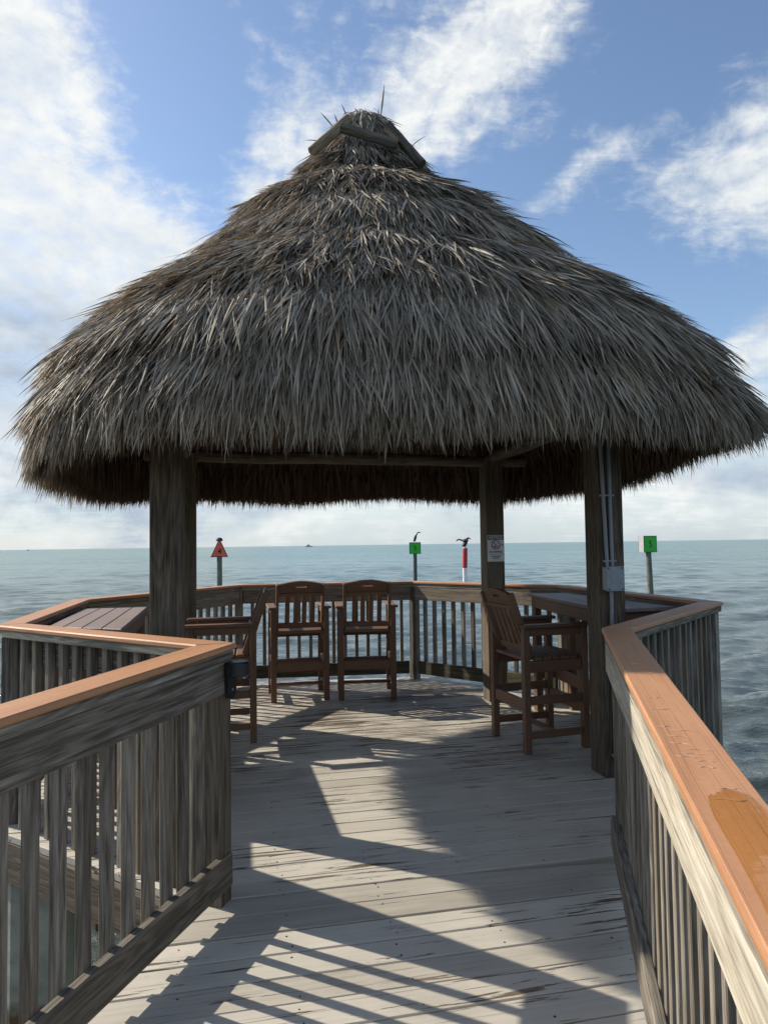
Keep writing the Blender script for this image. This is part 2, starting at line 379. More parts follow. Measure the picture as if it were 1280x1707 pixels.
def tag(o, label=None, cat=None, group=None, kind=None):
    for k, v in (('label', label), ('category', cat), ('group', group), ('kind', kind)):
        if v: o[k] = v
    return o
def thing(name, label, cat, loc=(0, 0, 0), rz=0.0, group=None):
    o = bpy.data.objects.new(name, None); COL.objects.link(o); o.location = loc; o.rotation_euler = (0, 0, rz); o.empty_display_size = .2
    return tag(o, label, cat, group)
def copy_tree(o, parent=None):
    c = o.copy(); COL.objects.link(c)
    if parent: c.parent = parent
    for ch in o.children: copy_tree(ch, c)
    return c
def text_part(name, body, size, mat, parent, loc, rot, align='CENTER', bold=0.0, sx=1.0):
    cu = bpy.data.curves.new(name, 'FONT'); cu.body = body; cu.size = size; cu.align_x = align; cu.align_y = 'CENTER'; cu.extrude = .0004; cu.offset = bold
    tmp = bpy.data.objects.new(name + '_curve', cu); COL.objects.link(tmp)
    me = bpy.data.meshes.new_from_object(tmp.evaluated_get(bpy.context.evaluated_depsgraph_get()))
    bpy.data.objects.remove(tmp); bpy.data.curves.remove(cu)
    me.materials.clear(); me.materials.append(mat)
    o = bpy.data.objects.new(name, me); COL.objects.link(o); o.parent = parent; o.location = loc; o.rotation_euler = rot; o.scale = (sx, 1, 1)
    return o

# ------------------------------------------------------------------ sea
SEA_Z = -1.4
def build_sea():
    th = np.concatenate([np.linspace(-180, -80, 30, endpoint=False), np.linspace(-80, 80, 640, endpoint=False), np.linspace(80, 180, 31)[:-1]])
    rr = [.3]
    while rr[-1] < 420: rr.append(rr[-1] * 1.0095 + .012)
    while rr[-1] < 42000: rr.append(rr[-1] * 1.08)
    rr = np.array(rr); thr = np.radians(th)
    X = rr[:, None] * np.sin(thr)[None]; Y = rr[:, None] * np.cos(thr)[None] + 2.0; Z = np.zeros_like(X)
    dr = np.gradient(rr)[:, None]
    for i in range(90):
        lam = .2 * (4.6 / .2) ** RNG.random(); a = R(165 + RNG.normal() * 27); k = 2 * math.pi / lam
        slope = .058 * (1.0 if lam < .6 else (.85 if lam < 1.2 else (.5 if lam < 2.2 else .34))); amp = slope / k
        fade = np.clip((lam / (2.6 * np.maximum(dr, 1e-3)) - .6), 0, 1)
        ph = k * (X * math.sin(a) + Y * math.cos(a)) + RNG.random() * 6.28
        warp = .5 * np.sin(X * .21 / lam ** .5 + i) + .6 * np.sin(Y * .17 + i * 1.7)
        c = np.sin(ph + warp)
        Z += amp * fade * (c + .25 * np.cos(2 * (ph + warp)))
    n, m = X.shape
    v = np.stack([X, Y, Z + SEA_Z], -1).reshape(-1, 3)
    i, j = np.meshgrid(np.arange(n - 1), np.arange(m), indexing='ij'); j2 = (j + 1) % m
    f = np.stack([i * m + j, (i + 1) * m + j, (i + 1) * m + j2, i * m + j2], -1).reshape(-1, 4)[:, ::-1]
    mt, t, b = material('sea_water')
    p = t.node('ShaderNodeNewGeometry').outputs['Position']
    d = t.vm('DISTANCE', p, (0, 2, 0)) if False else None
    ln = t.node('ShaderNodeVectorMath', operation='LENGTH'); t.put(ln.inputs[0], p); dist = ln.outputs['Value']
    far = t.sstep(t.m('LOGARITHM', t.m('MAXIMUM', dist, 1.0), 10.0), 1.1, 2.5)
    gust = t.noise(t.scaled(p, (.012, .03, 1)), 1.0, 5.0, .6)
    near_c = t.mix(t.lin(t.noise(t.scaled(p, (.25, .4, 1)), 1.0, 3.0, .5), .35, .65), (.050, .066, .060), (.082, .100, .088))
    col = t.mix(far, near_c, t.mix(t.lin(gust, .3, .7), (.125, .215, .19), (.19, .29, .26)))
    mot = t.m('ADD', t.m('MULTIPLY', t.noise(t.scaled(p, (.5, .95, 1), (8, 1, 0)), 1.0, 5.0, .65, .5), .42), t.m('ADD', t.m('MULTIPLY', t.noise(t.scaled(p, (.15, .22, 1), (3, 3, 0)), 1.0, 6.0, .7, .6), .36), t.m('MULTIPLY', t.noise(t.scaled(p, (.03, .045, 1)), 1.0, 6.0, .7, .4), .22)))
    dk = t.m('MULTIPLY', t.sstep(mot, .50, .565), t.lin(far, 0, .22, .15, 1.0))
    col = t.mix(t.m('MULTIPLY', dk, .5), col, (.03, .055, .05))  # dim faces of unresolved steep waves, painted as darker water colour
    t.put(b.inputs['Specular IOR Level'], t.lin(dk, 0, 1, .70, .26))
    t.put(b.inputs['Base Color'], col); b.inputs['IOR'].default_value = 1.333
    t.put(b.inputs['Roughness'], t.lin(far, 0, 1, .07, .28))
    r1 = t.noise(t.scaled(p, (2.6, 4.4, 1)), 1.0, 5.0, .65, .4)
    r2 = t.noise(t.scaled(p, (.28, .6, 1)), 1.0, 5.0, .62, .5)
    r3 = t.noise(t.scaled(p, (.035, .10, 1)), 1.0, 5.0, .65, .3)
    r0 = t.noise(t.scaled(p, (9, 15, 1)), 1.0, 4.0, .65, .5)
    b0 = t.bump(r0, t.lin(far, 0, 1, .55, .0), .016)
    b1 = t.bump(r1, t.lin(far, 0, 1, .8, .25), .07, b0)
    b2 = t.bump(r2, t.lin(far, 0, 1, .25, .8), .3, b1)
    b3 = t.bump(r3, t.lin(far, 0, 1, .0, .8), 1.6, b2)
    t.put(b.inputs['Normal'], b3)
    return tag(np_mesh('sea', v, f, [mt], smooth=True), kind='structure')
build_sea()

# ------------------------------------------------------------------ plan of the pier
CEN = Vector((-.12, 5.5)); GA = R(-12.0)
LAT = Vector((math.cos(GA), -math.sin(GA))); AX = Vector((math.sin(GA), math.cos(GA)))
def gz(lat, ax, z=0.0):
    p = CEN + LAT * lat + AX * ax; return Vector((p.x, p.y, z))
def bdir(deg): return Vector((math.sin(R(deg)), math.cos(R(deg))))
L0, R0 = Vector((-.654, 3.143)), Vector((1.056, 3.502))
LDIR, RDIR = bdir(17.5), bdir(13.0)
WN, RN = L0 - LDIR * 4.3, R0 - RDIR * 4.6
INNER = [WN, L0, Vector((-2.056, 4.084)), Vector((-2.46, 5.945)), Vector((-1.58, 7.86)), Vector((.31, 8.08)), Vector((1.67, 6.92)), Vector((2.15, 4.90)), R0, RN]
def off(i, d):
    n = len(INNER); p = INNER[i]
    e1 = (INNER[i] - INNER[i - 1]).normalized() if i > 0 else None
    e2 = (INNER[i + 1] - INNER[i]).normalized() if i < n - 1 else None
    if e1 is None: e1 = e2
    if e2 is None: e2 = e1
    n1, n2 = Vector((-e1.y, e1.x)), Vector((-e2.y, e2.x))
    return p + (n1 + n2) * (d / (1 + n1.dot(n2)))
SLOPE = .028
def ramp_z(x, y):
    """the walkway falls gently away from the hut"""
    a = (Vector((x, y)) - L0).dot(AX)
    return SLOPE * 1.1 * min(0.0, a)

# ------------------------------------------------------------------ deck boards
def clip_row(poly, a0, a1):
    for lim, sg in ((a0, 1), (a1, -1)):
        o = []
        for i in range(len(poly)):
            p, q = poly[i], poly[(i + 1) % len(poly)]; dp, dq = sg * (p[1] - lim), sg * (q[1] - lim)
            if dp >= 0: o.append(p)
            if dp * dq < 0:
                k = dp / (dp - dq); o.append((p[0] + (q[0] - p[0]) * k, p[1] + (q[1] - p[1]) * k))
        poly = o
        if len(poly) < 3: return []
    return poly
def build_deck():
    mb = MB()
    toga = lambda p: ((p - CEN).dot(LAT), (p - CEN).dot(AX))
    a_edge = (L0 - CEN).dot(AX)
    octo = [toga(off(i, .17)) for i in range(1, 9)]
    octo[0] = toga(L0 + (L0 - R0).normalized() * .16); octo[-1] = toga(R0 + (R0 - L0).normalized() * .16)
    walk = [toga(WN + Vector((-LDIR.y, LDIR.x)) * .16), toga(L0 + Vector((-LDIR.y, LDIR.x)) * .16), toga(R0 + Vector((RDIR.y, -RDIR.x)) * .16), toga(RN + Vector((RDIR.y, -RDIR.x)) * .16)]
    pitch = .1445; rows = []
    for poly in (octo, walk):
        lo, hi = min(p[1] for p in poly), max(p[1] for p in poly)
        k = math.floor((lo - a_edge) / pitch)
        while a_edge + k * pitch < hi:
            a0 = a_edge + k * pitch + .003; a1 = a0 + pitch - .006 - random.random() * .002
            c = clip_row(poly, a0, a1)
            if len(c) > 2: rows.append(c)
            k += 1
    for c in rows:
        xs = [p[0] for p in c]; x0, x1 = min(xs), max(xs)
        if x1 - x0 < .05 or max(p[1] for p in c) - min(p[1] for p in c) < .02: continue
        wob = random.uniform(-.0025, .0025)
        pts = [tuple(gz(*p).xy) for p in c]; cp = []
        for p in pts:
            if not cp or (Vector(p) - Vector(cp[-1])).length > .004: cp.append(p)
        if (Vector(cp[0]) - Vector(cp[-1])).length < .004: cp.pop()
        if len(cp) < 3: continue
        mb.prism(cp, -.038 + wob, 0.0 + wob, LAT, .003, zf=ramp_z)
        am = sum(p[1] for p in c) / len(c)
        s0 = math.ceil(x0 / .41)
        while s0 * .41 < x1 - .06:
            for da in (-.038, .038):
                q = gz(s0 * .41 + random.uniform(-.012, .012), am + da + random.uniform(-.006, .006))
                zt = wob + ramp_z(q.x, q.y)
                if random.random() < .6: mb.tube([(q.x, q.y, zt - .004), (q.x, q.y, zt + .0008)], random.uniform(.0028, .0052), 8, mi=1)
            s0 += 1
    return tag(mb.build('deck', [M_DECK, M_SCREW]), kind='structure')
build_deck()

def build_understructure():
    """joists round the rim, each a beam of its own, and the piles that carry them"""
    for i in range(0, 9):
        mb = MB(); a, b_ = off(i, .125), off(i + 1, .125); a2, b2 = off(i, .165), off(i + 1, .165)
        if i == 0: a2, a = a, a2
        d = (b_ - a); zf = ramp_z if i in (0, 8) else None
        mb.prism([tuple(a), tuple(b_), tuple(b2), tuple(a2)], -.25, -.040, d, .004, zf=zf)
        names = ['brown rim joist under the left walkway railing', 'brown rim joist behind the left railing above the concrete pile', 'rim joist under the railing left of the left table',
                 'rim joist under the far left railing', 'rim joist under the back railing behind the two chairs', 'rim joist under the back right railing', 'rim joist under the railing by the right table',
                 'rim joist under the right return railing', 'rim joist under the right walkway railing']
        tag(mb.build('rim_joist', M_POST, origin=(*((a + b_) / 2), -.14)), names[i], 'joist', 'rim joists of the pier')
    spots = [((-1.93, 4.10), 'stained concrete pile below the left corner of the deck'), ((-2.2, 5.9), 'concrete pile below the far left deck corner'), ((1.95, 5.1), 'concrete pile below the right deck corner'),
             ((1.35, 2.3), 'concrete pile below the right walkway railing'), ((-1.12, 2.55), 'concrete pile below the left walkway railing')]
    for (x, y), lb in spots:
        mb = MB(); mb.box((x, y, -1.505), (0, 0, 1), LAT.to_3d(), AX.to_3d(), (2.5, .34, .34), .03)
        tag(mb.build('concrete_pile', M_CONC, origin=(x, y, -.5)), lb, 'pile', 'piles under the deck')
build_understructure()

# ------------------------------------------------------------------ railings
TOP = 1.10
SECT = ['left walkway railing ending at the black lamp, seen from the deck', 'left return railing behind the walkway rail, running off to the left', 'railing along the left table', 'far left railing between hut post and left table corner',
        'back railing behind the two bar chairs', 'back railing right of the two chairs, behind the notice post', 'railing along the right table', 'right return railing over the water with dark balusters', 'right walkway railing with a puddle on its cap']
RAILS = {}
def build_railing(i):
    root = thing('deck_railing', SECT[i], 'railing', (*((INNER[i] + INNER[i + 1]) / 2), 0))
    inv_ = Matrix.Translation(-Vector(root.location))
    zf = ramp_z if i in (0, 8) else None
    z_at = (lambda p: ramp_z(p.x, p.y)) if zf else (lambda p: 0.0)
    d = (INNER[i + 1] - INNER[i]).normalized(); nrm = Vector((-d.y, d.x)); o = root.location
    wide = i in (0, 8)
    def board(name, d1, d2, z0, z1, mat, trim=0.0, ch=.004):
        mb = MB(); g = .0006
        q = [off(i, d1) + d * (trim + g), off(i + 1, d1) - d * (trim + g), off(i + 1, d2) - d * (trim + g), off(i, d2) + d * (trim + g)]
        mb.prism([tuple(p) for p in q], z0, z1, d, ch, zf=zf)
        ob = mb.build(name, mat, root, origin=o); ob.location = (0, 0, 0); return ob
    board('handrail_cap', 0, .14, TOP - .026, TOP, M_CAP, ch=.006)
    board('upper_board', .012, .128, TOP - .066, TOP - .028, M_PALE if i in (1,) else M_GREY)
    tr = .028 if i in (2, 3, 4, 5, 6) else .004
    board('face_board', .014, .050, TOP - .21, TOP - .068, M_PALE if i == 8 else M_GREY, tr)
    if i not in (1, 7):
        board('bottom_board', .016, .052, .065, .205, M_MOSS if i in (3, 4, 5) else M_GREY, .06 if i not in (0, 8) else .002)
    # posts at the section's start (and at the free end of the last)
    for j in ((i, i + 1) if i in (0, 7) else ((i,) if i not in (1, 8) else ())):
        if j == 0: continue
        p = off(j, .062)
        if i == 0: p = L0 + nrm * .072 - d * .046
        if i == 7 and j == 8: p = off(8, .09) + (INNER[8] - INNER[9]).normalized() * -.05
        mb = MB(); zt = TOP - .068
        mb.box((p.x, p.y, (zt - .25) / 2), (0, 0, 1), nrm.to_3d(), d.to_3d(), (zt + .25, .088, .088), .005)
        ob = mb.build('post', M_POST if i == 0 else M_GREY, root, origin=o); ob.location = (0, 0, 0)
    L = (INNER[i + 1] - INNER[i]).length
    pit = .112 if i in (0, 7, 8) else .122
    if i == 0: e0, e1 = -4.2, -.10
    start = .07
    a, b_ = off(i, .072), off(i + 1, .072); LL = (b_ - a).length
    nb = int((LL - .16) / pit)
    for k in range(nb):
        s = .09 + (LL - .18 - (.03 if i == 0 else 0)) * (k + .5) / nb
        if i == 0: s = LL - .14 - k * pit
        p = a + d * s + nrm * random.uniform(-.001, .001); zz = z_at(p)
        if s < .05 or p.y < -.6: continue
        mb = MB(); tilt = random.uniform(-.003, .003)
        zb = .075 if i not in (1, 7) else -.02
        p0 = Vector((p.x, p.y, zb + zz)); p1 = Vector((p.x + d.x * tilt, p.y + d.y * tilt, TOP - .069 + zz))
        mb.bar(p0, p1, .036 if i == 7 else .038, .052 if i == 7 else .038, up=nrm.to_3d(), ch=.003)
        ob = mb.build('baluster', M_GREY, root, origin=o); ob.location = (0, 0, 0)
    RAILS[i] = root
    return root
for i in range(9): build_railing(i)

# raised scratches on the right handrail cap belong to that cap's wear
def scratches():
    root = RAILS[8]; cap = [c for c in root.children if c.name.startswith('handrail_cap')][0]; side = Vector((RDIR.y, -RDIR.x))
    spots = [(1.42, .05, .03), (1.55, .05, .05), (1.72, .035, .04), (1.75, .07, .06), (1.80, .05, .05), (1.86, .045, .045), (1.90, .075, .07), (1.93, .06, .05), (1.955, .045, .05), (1.98, .075, .045), (2.02, .07, .04), (2.14, .085, .035), (2.2, .075, .06), (.9, .05, .04), (1.05, .08, .03)]
    for s, w, ln in spots:
        p = R0 - RDIR * s + side * w; a = side * ln * .5 + RDIR * random.uniform(-.006, .006); z = TOP + ramp_z(p.x, p.y)
        q = []
        for k in range(6):
            u = k / 5 - .5; c = p + a * (2 * u) + RDIR * (.004 * math.sin(u * 9 + s * 7))
            q.append((c.x, c.y, z + .0004))
        mb = MB(); mb.tube(q, [.0003, .0010, .0014, .0012, .001, .0003], 6)
        ob = mb.build('scratch', M_RIDGE, cap, origin=root.location, smooth=True); ob.location = (0, 0, 0)
scratches()

# puddle on the right handrail
M_PUD, t, b = material('thin_rain_water'); m_ = M_PUD.node_tree; m_.nodes.remove(b)
tr = t.node('ShaderNodeBsdfTransparent'); tr.inputs[0].default_value = (.965, .885, .70, 1)
gl = t.node('ShaderNodeBsdfGlossy'); gl.inputs[1].default_value = .015
o_ = t.node('ShaderNodeTexCoord').outputs['Object']; bmp = t.bump(t.noise(o_, 14.0, 2.0, .5), .08, .01); t.put(gl.inputs['Normal'], bmp); gn = t.node('ShaderNodeNewGeometry'); dt = t.node('ShaderNodeVectorMath', operation='DOT_PRODUCT'); t.put(dt.inputs[0], gn.outputs['Incoming']); t.put(dt.inputs[1], gn.outputs['Normal'])
fr_ = t.m('ADD', .02, t.m('MULTIPLY', .98, t.m('POWER', t.m('SUBTRACT', 1.0, t.m('ABSOLUTE', dt.outputs['Value'])), 5.0)))
mx = t.node('ShaderNodeMixShader'); t.l.new(fr_, mx.inputs[0]); t.l.new(tr.outputs[0], mx.inputs[1]); t.l.new(gl.outputs[0], mx.inputs[2]); t.l.new(mx.outputs[0], m_.nodes['Material Output'].inputs[0])
def puddle():
    mb = MB(); side = Vector((RDIR.y, -RDIR.x)); n = 40; s0, s1 = 2.14, 3.15
    def outline(inset):
        o = []
        for k in range(n):
            a = 2 * math.pi * k / n; ca, sa = math.cos(a), math.sin(a); e = .45
            u = math.copysign(abs(ca) ** e, ca); v = math.copysign(abs(sa) ** .7, sa)
            jit = 1 + .04 * math.sin(5 * a + 1) + .03 * math.sin(11 * a)
            p = R0 - RDIR * ((s0 + s1) / 2 + v * ((s1 - s0) / 2 - inset) * jit) + side * (.081 + u * (.055 - inset) * (1 + .06 * math.sin(7 * a)))
            o.append(p)
        return o
    rings = [(outline(0), .0004), (outline(.002), .0012), (outline(.006), .0016)]
    vs, fs = [], []
    for ring, z in rings:
        for p in ring: vs.append((p.x, p.y, TOP + z + ramp_z(p.x, p.y)))
    for k in range(2):
        for i in range(n): fs.append([k * n + i, k * n + (i + 1) % n, (k + 1) * n + (i + 1) % n, (k + 1) * n + i][::-1])
    fs.append([2 * n + i for i in range(n)][::-1])
    mb._add(vs, fs, vs, .5, 0)
    c = R0 - RDIR * (s0 + s1) * .5
    tag(mb.build('puddle', M_PUD, smooth=True, origin=(c.x, c.y, TOP)), 'shallow rain puddle lying on the right orange handrail', 'puddle')
puddle()

# ------------------------------------------------------------------ black lamp on the end of the left rail
def deck_lamp():
    p = L0 - LDIR * .045; side = Vector((LDIR.y, -LDIR.x)); p = p + side * -.0145
    root = thing('rail_lamp', 'black plastic lamp on the end of the left handrail', 'lamp', (p.x, p.y, TOP - .16))
    o = root.location; d3, s3 = LDIR.to_3d(), side.to_3d(); Z = Vector((0, 0, 1))
    prof = [(-.036, .085), (.036, .085)] + [(.036 * math.cos(a), -.03 - .045 * math.sin(a)) for a in np.linspace(0, math.pi, 12)]
    mb = MB(); mb.extrude(prof, Vector(o) + s3 * .018, d3, Z, .0175)
    x = mb.build('back_plate', M_BLACK, root, origin=o); x.location = (0, 0, 0)
    hood = []
    for a in np.linspace(-math.pi / 2, math.pi / 2, 17): hood.append((.052 * math.sin(a), .035 + .062 * math.cos(a)))
    hood = [(-.052, .016)] + hood + [(.052, .016)]
    mb = MB(); mb.prism([tuple(p + LDIR * a + side * b_) for a, b_ in hood], o.z + .022, o.z + .088, LDIR, .008)
    x = mb.build('hood', M_BLACK, root, origin=o); x.location = (0, 0, 0)
    mb = MB(); q = Vector(o) + s3 * .018 + Z * -.035; mb.tube([q, q + s3 * .003], .005, 10)
    x = mb.build('screw', M_PVC, root, origin=o); x.location = (0, 0, 0)
deck_lamp()

# ------------------------------------------------------------------ chairs
def build_chair(label):
    root = thing('bar_chair', label, 'chair', group='brown slatted bar chairs')
    X, Y, Z = Vector((1, 0, 0)), Vector((0, 1, 0)), Vector((0, 0, 1))
    hw, fy, ry = .258, .24, -.24
    for sx in (-1, 1):
        MB().bar((sx * hw, fy, 0), (sx * hw, fy, .895), .05, .055, up=X, ch=.004).build('leg', M_CHAIR, root)
        MB().bar((sx * hw, ry, 0), (sx * hw, ry, .895), .05, .055, up=X, ch=.004).build('leg', M_CHAIR, root)
        mb = MB(); mb.bar((sx * (hw + .008), ry - .035, .909), (sx * (hw + .008), fy + .06, .909), .085, .026, up=Z, ch=.006)
        mb.bar((sx * hw, ry + .028, .865), (sx * hw, fy - .028, .865), .028, .058, up=Z)
        mb.build('armrest', M_CHAIR, root)
        mb = MB(); mb.bar((sx * hw, ry + .026, .37), (sx * hw, fy - .026, .37), .026, .062, up=Z); mb.build('stretcher', M_CHAIR, root)
        mb = MB(); mb.bar((sx * hw, ry + .026, .125), (sx * hw, fy - .026, .125), .026, .052, up=Z); mb.build('stretcher', M_CHAIR, root)
        mb = MB(); mb.bar((sx * (hw - .002), ry + .026, .615), (sx * (hw - .002), fy - .026, .615), .028, .085, up=Z); mb.build('seat_rail', M_CHAIR, root)
    MB().bar((-hw + .013, 0, .13), (hw - .013, 0, .13), .045, .026, up=Z).build('stretcher', M_CHAIR, root)
    MB().bar((-hw + .026, ry, .335), (hw - .026, ry, .335), .026, .085, up=Z).build('stretcher', M_CHAIR, root)
    MB().bar((-hw + .026, fy, .30), (hw - .026, fy, .30), .03, .09, up=Z).build('footrest', M_CHAIR, root)
    mb = MB(); mb.bar((-hw + .02, fy - .002, .615), (hw - .02, fy - .002, .615), .028, .085, up=Z); mb.build('seat_rail', M_CHAIR, root)
    mb = MB()
    for k in range(7):
        y = -.213 + k * .072; mb.bar((-.278 if 0 < k < 6 else -.230, y, .671), (.278 if 0 < k < 6 else .230, y, .671), .062, .026, up=Z, ch=.006)
    mb.build('seat', M_CHAIR, root)
    # backrest: leaning frame
    lean = math.atan2(.17, .50); U = Vector((0, -math.sin(lean), math.cos(lean))); B0 = Vector((0, -.175, .665)); N = X.cross(U)
    back = thing('backrest', None, None); back.parent = root
    H = .525; hb = .222
    for sx in (-1, 1):
        MB().bar(B0 + X * sx * hb, B0 + X * sx * hb + U * (H - .015), .028, .058, up=N, ch=.004).build('stile', M_CHAIR, back)
    # top rail with an arched crest and a hand slot: two halves meeting round the slot in one outline
    a0, w = H - .135, hb - .016
    arch = lambda x: H - .012 + .028 * math.cos(x / w * math.pi / 2) ** 1.2 if abs(x) < w else H - .012
    xs = np.linspace(-w, w, 25)
    def ring_mesh():
        mb = MB(); outer = [(x, arch(x)) for x in xs] + [(x, a0) for x in xs[::-1]]
        slot = [(.055 * math.copysign(abs(math.cos(a)) ** .5, math.cos(a)), H - .045 + .010 * math.sin(a) + .006 * math.cos(math.cos(a) * 1.2)) for a in np.linspace(math.pi, -math.pi, len(outer), endpoint=False)]
        # match outer start (left) with slot start (left)
        n = len(outer); vs, fs, gs = [], [], []
        for tck in (.012, -.012):
            for pts in (outer, slot):
                for x, v in pts: vs.append(B0 + X * x + U * v + N * tck); gs.append((x, v, tck))
        for i in range(n):
            j = (i + 1) % n
            fs += [[i, j, n + j, n + i], [2 * n + j, 2 * n + i, 3 * n + i, 3 * n + j], [j, i, 2 * n + i, 2 * n + j], [n + i, n + j, 3 * n + j, 3 * n + i]]
        mb._add(vs, [f[::-1] for f in fs], gs, random.random(), 0); return mb
    ring_mesh().build('top_rail', M_CHAIR, back)
    MB().bar(B0 + X * -w + U * .075, B0 + X * w + U * .075, .024, .055, up=U).build('lower_rail', M_CHAIR, back)
    MB().bar(B0 + X * -w + U * (a0 + .018) + N * .018, B0 + X * w + U * (a0 + .018) + N * .018, .012, .03, up=U, ch=.002).build('cross_batten', M_CHAIR, back)
    for k in range(4):
        x = -w + (k + 1) * 2 * w / 5
        MB().bar(B0 + X * x + U * .1, B0 + X * x + U * (a0 + .004), .046, .018, up=N, ch=.003).build('slat', M_CHAIR, back)
    mb = MB()
    for sx in (-1, 1):
        for z in (.125, .37, .615, .865):
            for y in (ry, fy): mb.tube([(sx * (hw + .0245), y, z), (sx * (hw + .0275), y, z)], .006, 8)
    mb.build('bolt_heads', M_PVC, root)
    return root
ch = build_chair('brown bar chair at the back railing, left of the pair of empty chairs')
spots = [((-.89, 7.26), -12.0, None), ((-.205, 7.31), -5.0, 'brown bar chair at the back railing, right of the pair of empty chairs'),
         ((1.165, 5.515), 73.0, 'brown bar chair facing the right table beside the post with the grey box'), ((-1.32, 5.80), -101.0, 'brown bar chair facing left behind the left hut post')]
for k, ((x, y), bear, lb) in enumerate(spots):
    o = ch if k == 0 else copy_tree(ch)
    o.location = (x, y, .002); o.rotation_euler = (0, 0, R(-bear))
    if lb: o['label'] = lb

# ------------------------------------------------------------------ bar tables
def build_table(label, quad, zt, along):
    q = [Vector(p) for p in quad]; c = sum(q, Vector((0, 0))) / 4
    root = thing('bar_table', label, 'table', (c.x, c.y, 0), group='bar tables along the railing')
    o = root.location; d = Vector(along).normalized(); n_ = Vector((-d.y, d.x))
    def loc(ob): ob.location = (0, 0, 0); return ob
    mb = MB()
    lo = [p.dot(n_) for p in q]; wa, wb = min(lo), max(lo); nb = 4
    toL = lambda p: (p.dot(d), p.dot(n_))
    pl_ = [toL(p) for p in q]
    for k in range(nb):
        a0 = wa + (wb - wa) * k / nb + .002; a1 = wa + (wb - wa) * (k + 1) / nb - .002
        cpoly = clip_row(pl_, a0, a1)
        if len(cpoly) > 2: mb.prism([tuple(d * x + n_ * y) for x, y in cpoly], zt - .028, zt, d, .004)
    loc(mb.build('tabletop', M_TABLE, root, origin=o))
    ins = [p + (c - p).normalized() * .07 for p in q]
    for k in range(4):
        a, b_ = ins[k], ins[(k + 1) % 4]; mb = MB(); mb.bar((a.x, a.y, zt - .075), (b_.x, b_.y, zt - .075), .026, .09, up=(0, 0, 1))
        loc(mb.build('apron', M_CHAIR, root, origin=o))
        p = a + (c - a).normalized() * .05; mb = MB(); mb.box((p.x, p.y, (zt - .03) / 2), (0, 0, 1), d.to_3d(), n_.to_3d(), (zt - .03, .085, .06), .004)
        loc(mb.build('leg', M_CHAIR, root, origin=o))
    for k in (1, 3):
        a, b_ = ins[k], ins[(k + 1) % 4]; a = a + (c - a).normalized() * .05; b_ = b_ + (c - b_).normalized() * .05
        mb = MB(); mb.bar((a.x, a.y, .34), (b_.x, b_.y, .34), .028, .1, up=(0, 0, 1)); loc(mb.build('stretcher', M_CHAIR, root, origin=o))
    a, b_ = (ins[1] + ins[2]) / 2, (ins[3] + ins[0]) / 2
    mb = MB(); mb.bar((a.x, a.y, .34), (b_.x, b_.y, .34), .028, .1, up=(0, 0, 1)); loc(mb.build('stretcher', M_CHAIR, root, origin=o))
    return root
build_table('mauve sky-tinted plank table by the left railing, behind the left walkway rail', [(-1.54, 4.17), (-1.90, 5.70), (-2.37, 5.62), (-2.06, 4.37)], 1.05, (-.34, 1.49))
build_table('dark plank table by the right railing behind the post with the grey box', [(1.52, 4.95), (1.33, 6.62), (1.70, 6.66), (2.07, 5.10)], 1.05, (-.3, 1.68))

# ------------------------------------------------------------------ thatched hut
HUT = thing('thatched_hut', 'open hut on four square posts under a shaggy palm thatch roof', 'hut', gz(0, 0, 0))
HO = Vector(HUT.location)
def hut_part(mb, name, mats, smooth=False, parent=None):
    o = mb.build(name, mats, HUT, smooth, origin=HO); o.location = (0, 0, 0); return o
# measured near corners of the four posts
PW = .182
FRc = Vector((1.397, 4.646)) + (LAT + AX) * PW / 2
FLc = Vector((-1.15, 4.06)) + (AX - LAT) * PW / 2
BRc = Vector((.985, 6.864)) + (LAT + AX) * PW / 2
BLc = FLc + (BRc - FRc) + LAT * -.10
POSTS = []
for c in (FLc, FRc, BRc, BLc):
    mb = MB(); mb.box((c.x, c.y, 1.18), (0, 0, 1), LAT.to_3d(), AX.to_3d(), (2.36, PW, PW), .006); POSTS.append(hut_part(mb, 'post', M_POST))
for bi, (a, b_) in enumerate(((FLc, FRc), (FRc, BRc), (BRc, BLc), (BLc, FLc))):
    e = (b_ - a).normalized() * .35; mb = MB()
    zz = {0: 2.27, 1: 2.36, 2: 2.33, 3: 2.36}[bi]
    n_ = 7; mb.tube([(*(a - e + (b_ - a + e * 2) * k / n_), zz + random.uniform(-.012, .012)) for k in range(n_ + 1)], [.055 + random.uniform(-.004, .004) for _ in range(n_ + 1)], 12)
    hut_part(mb, 'beam', M_POST, True)

ZN = [2.0, 2.4, 2.7, 3.0, 3.2, 3.4, 3.6, 3.8, 4.0, 4.2, 4.4, 4.6, 4.8, 4.952]
KN = [.985, .975, .911, .833, .735, .645, .570, .495, .405, .295, .190, .130, .088, .03]
A_, B_ = 2.43, 2.247
def plan_scale(phi, z):
    n = 2 + 1.0 * np.clip((3.6 - z) / 1.2, 0, 1); c, s = np.abs(np.sin(phi)), np.abs(np.cos(phi))
    q = (c ** n + s ** n + 1e-9) ** (-1 / n)
    d = (phi - 2.15 + np.pi) % (2 * np.pi) - np.pi
    return q * (1 + .055 * np.exp(-(d / .38) ** 2))
def eave(phi):
    d = (phi - 2.0 + np.pi) % (2 * np.pi) - np.pi
    return 2.02 + .085 * np.exp(-(((phi - np.pi) / .9) ** 2)) + .13 * np.exp(-(d / .55) ** 2) - .07 * np.exp(-(((phi - 1.5 * np.pi) / .5) ** 2)) + .015 * np.sin(3 * phi + 1) + .02 * np.sin(7 * phi)
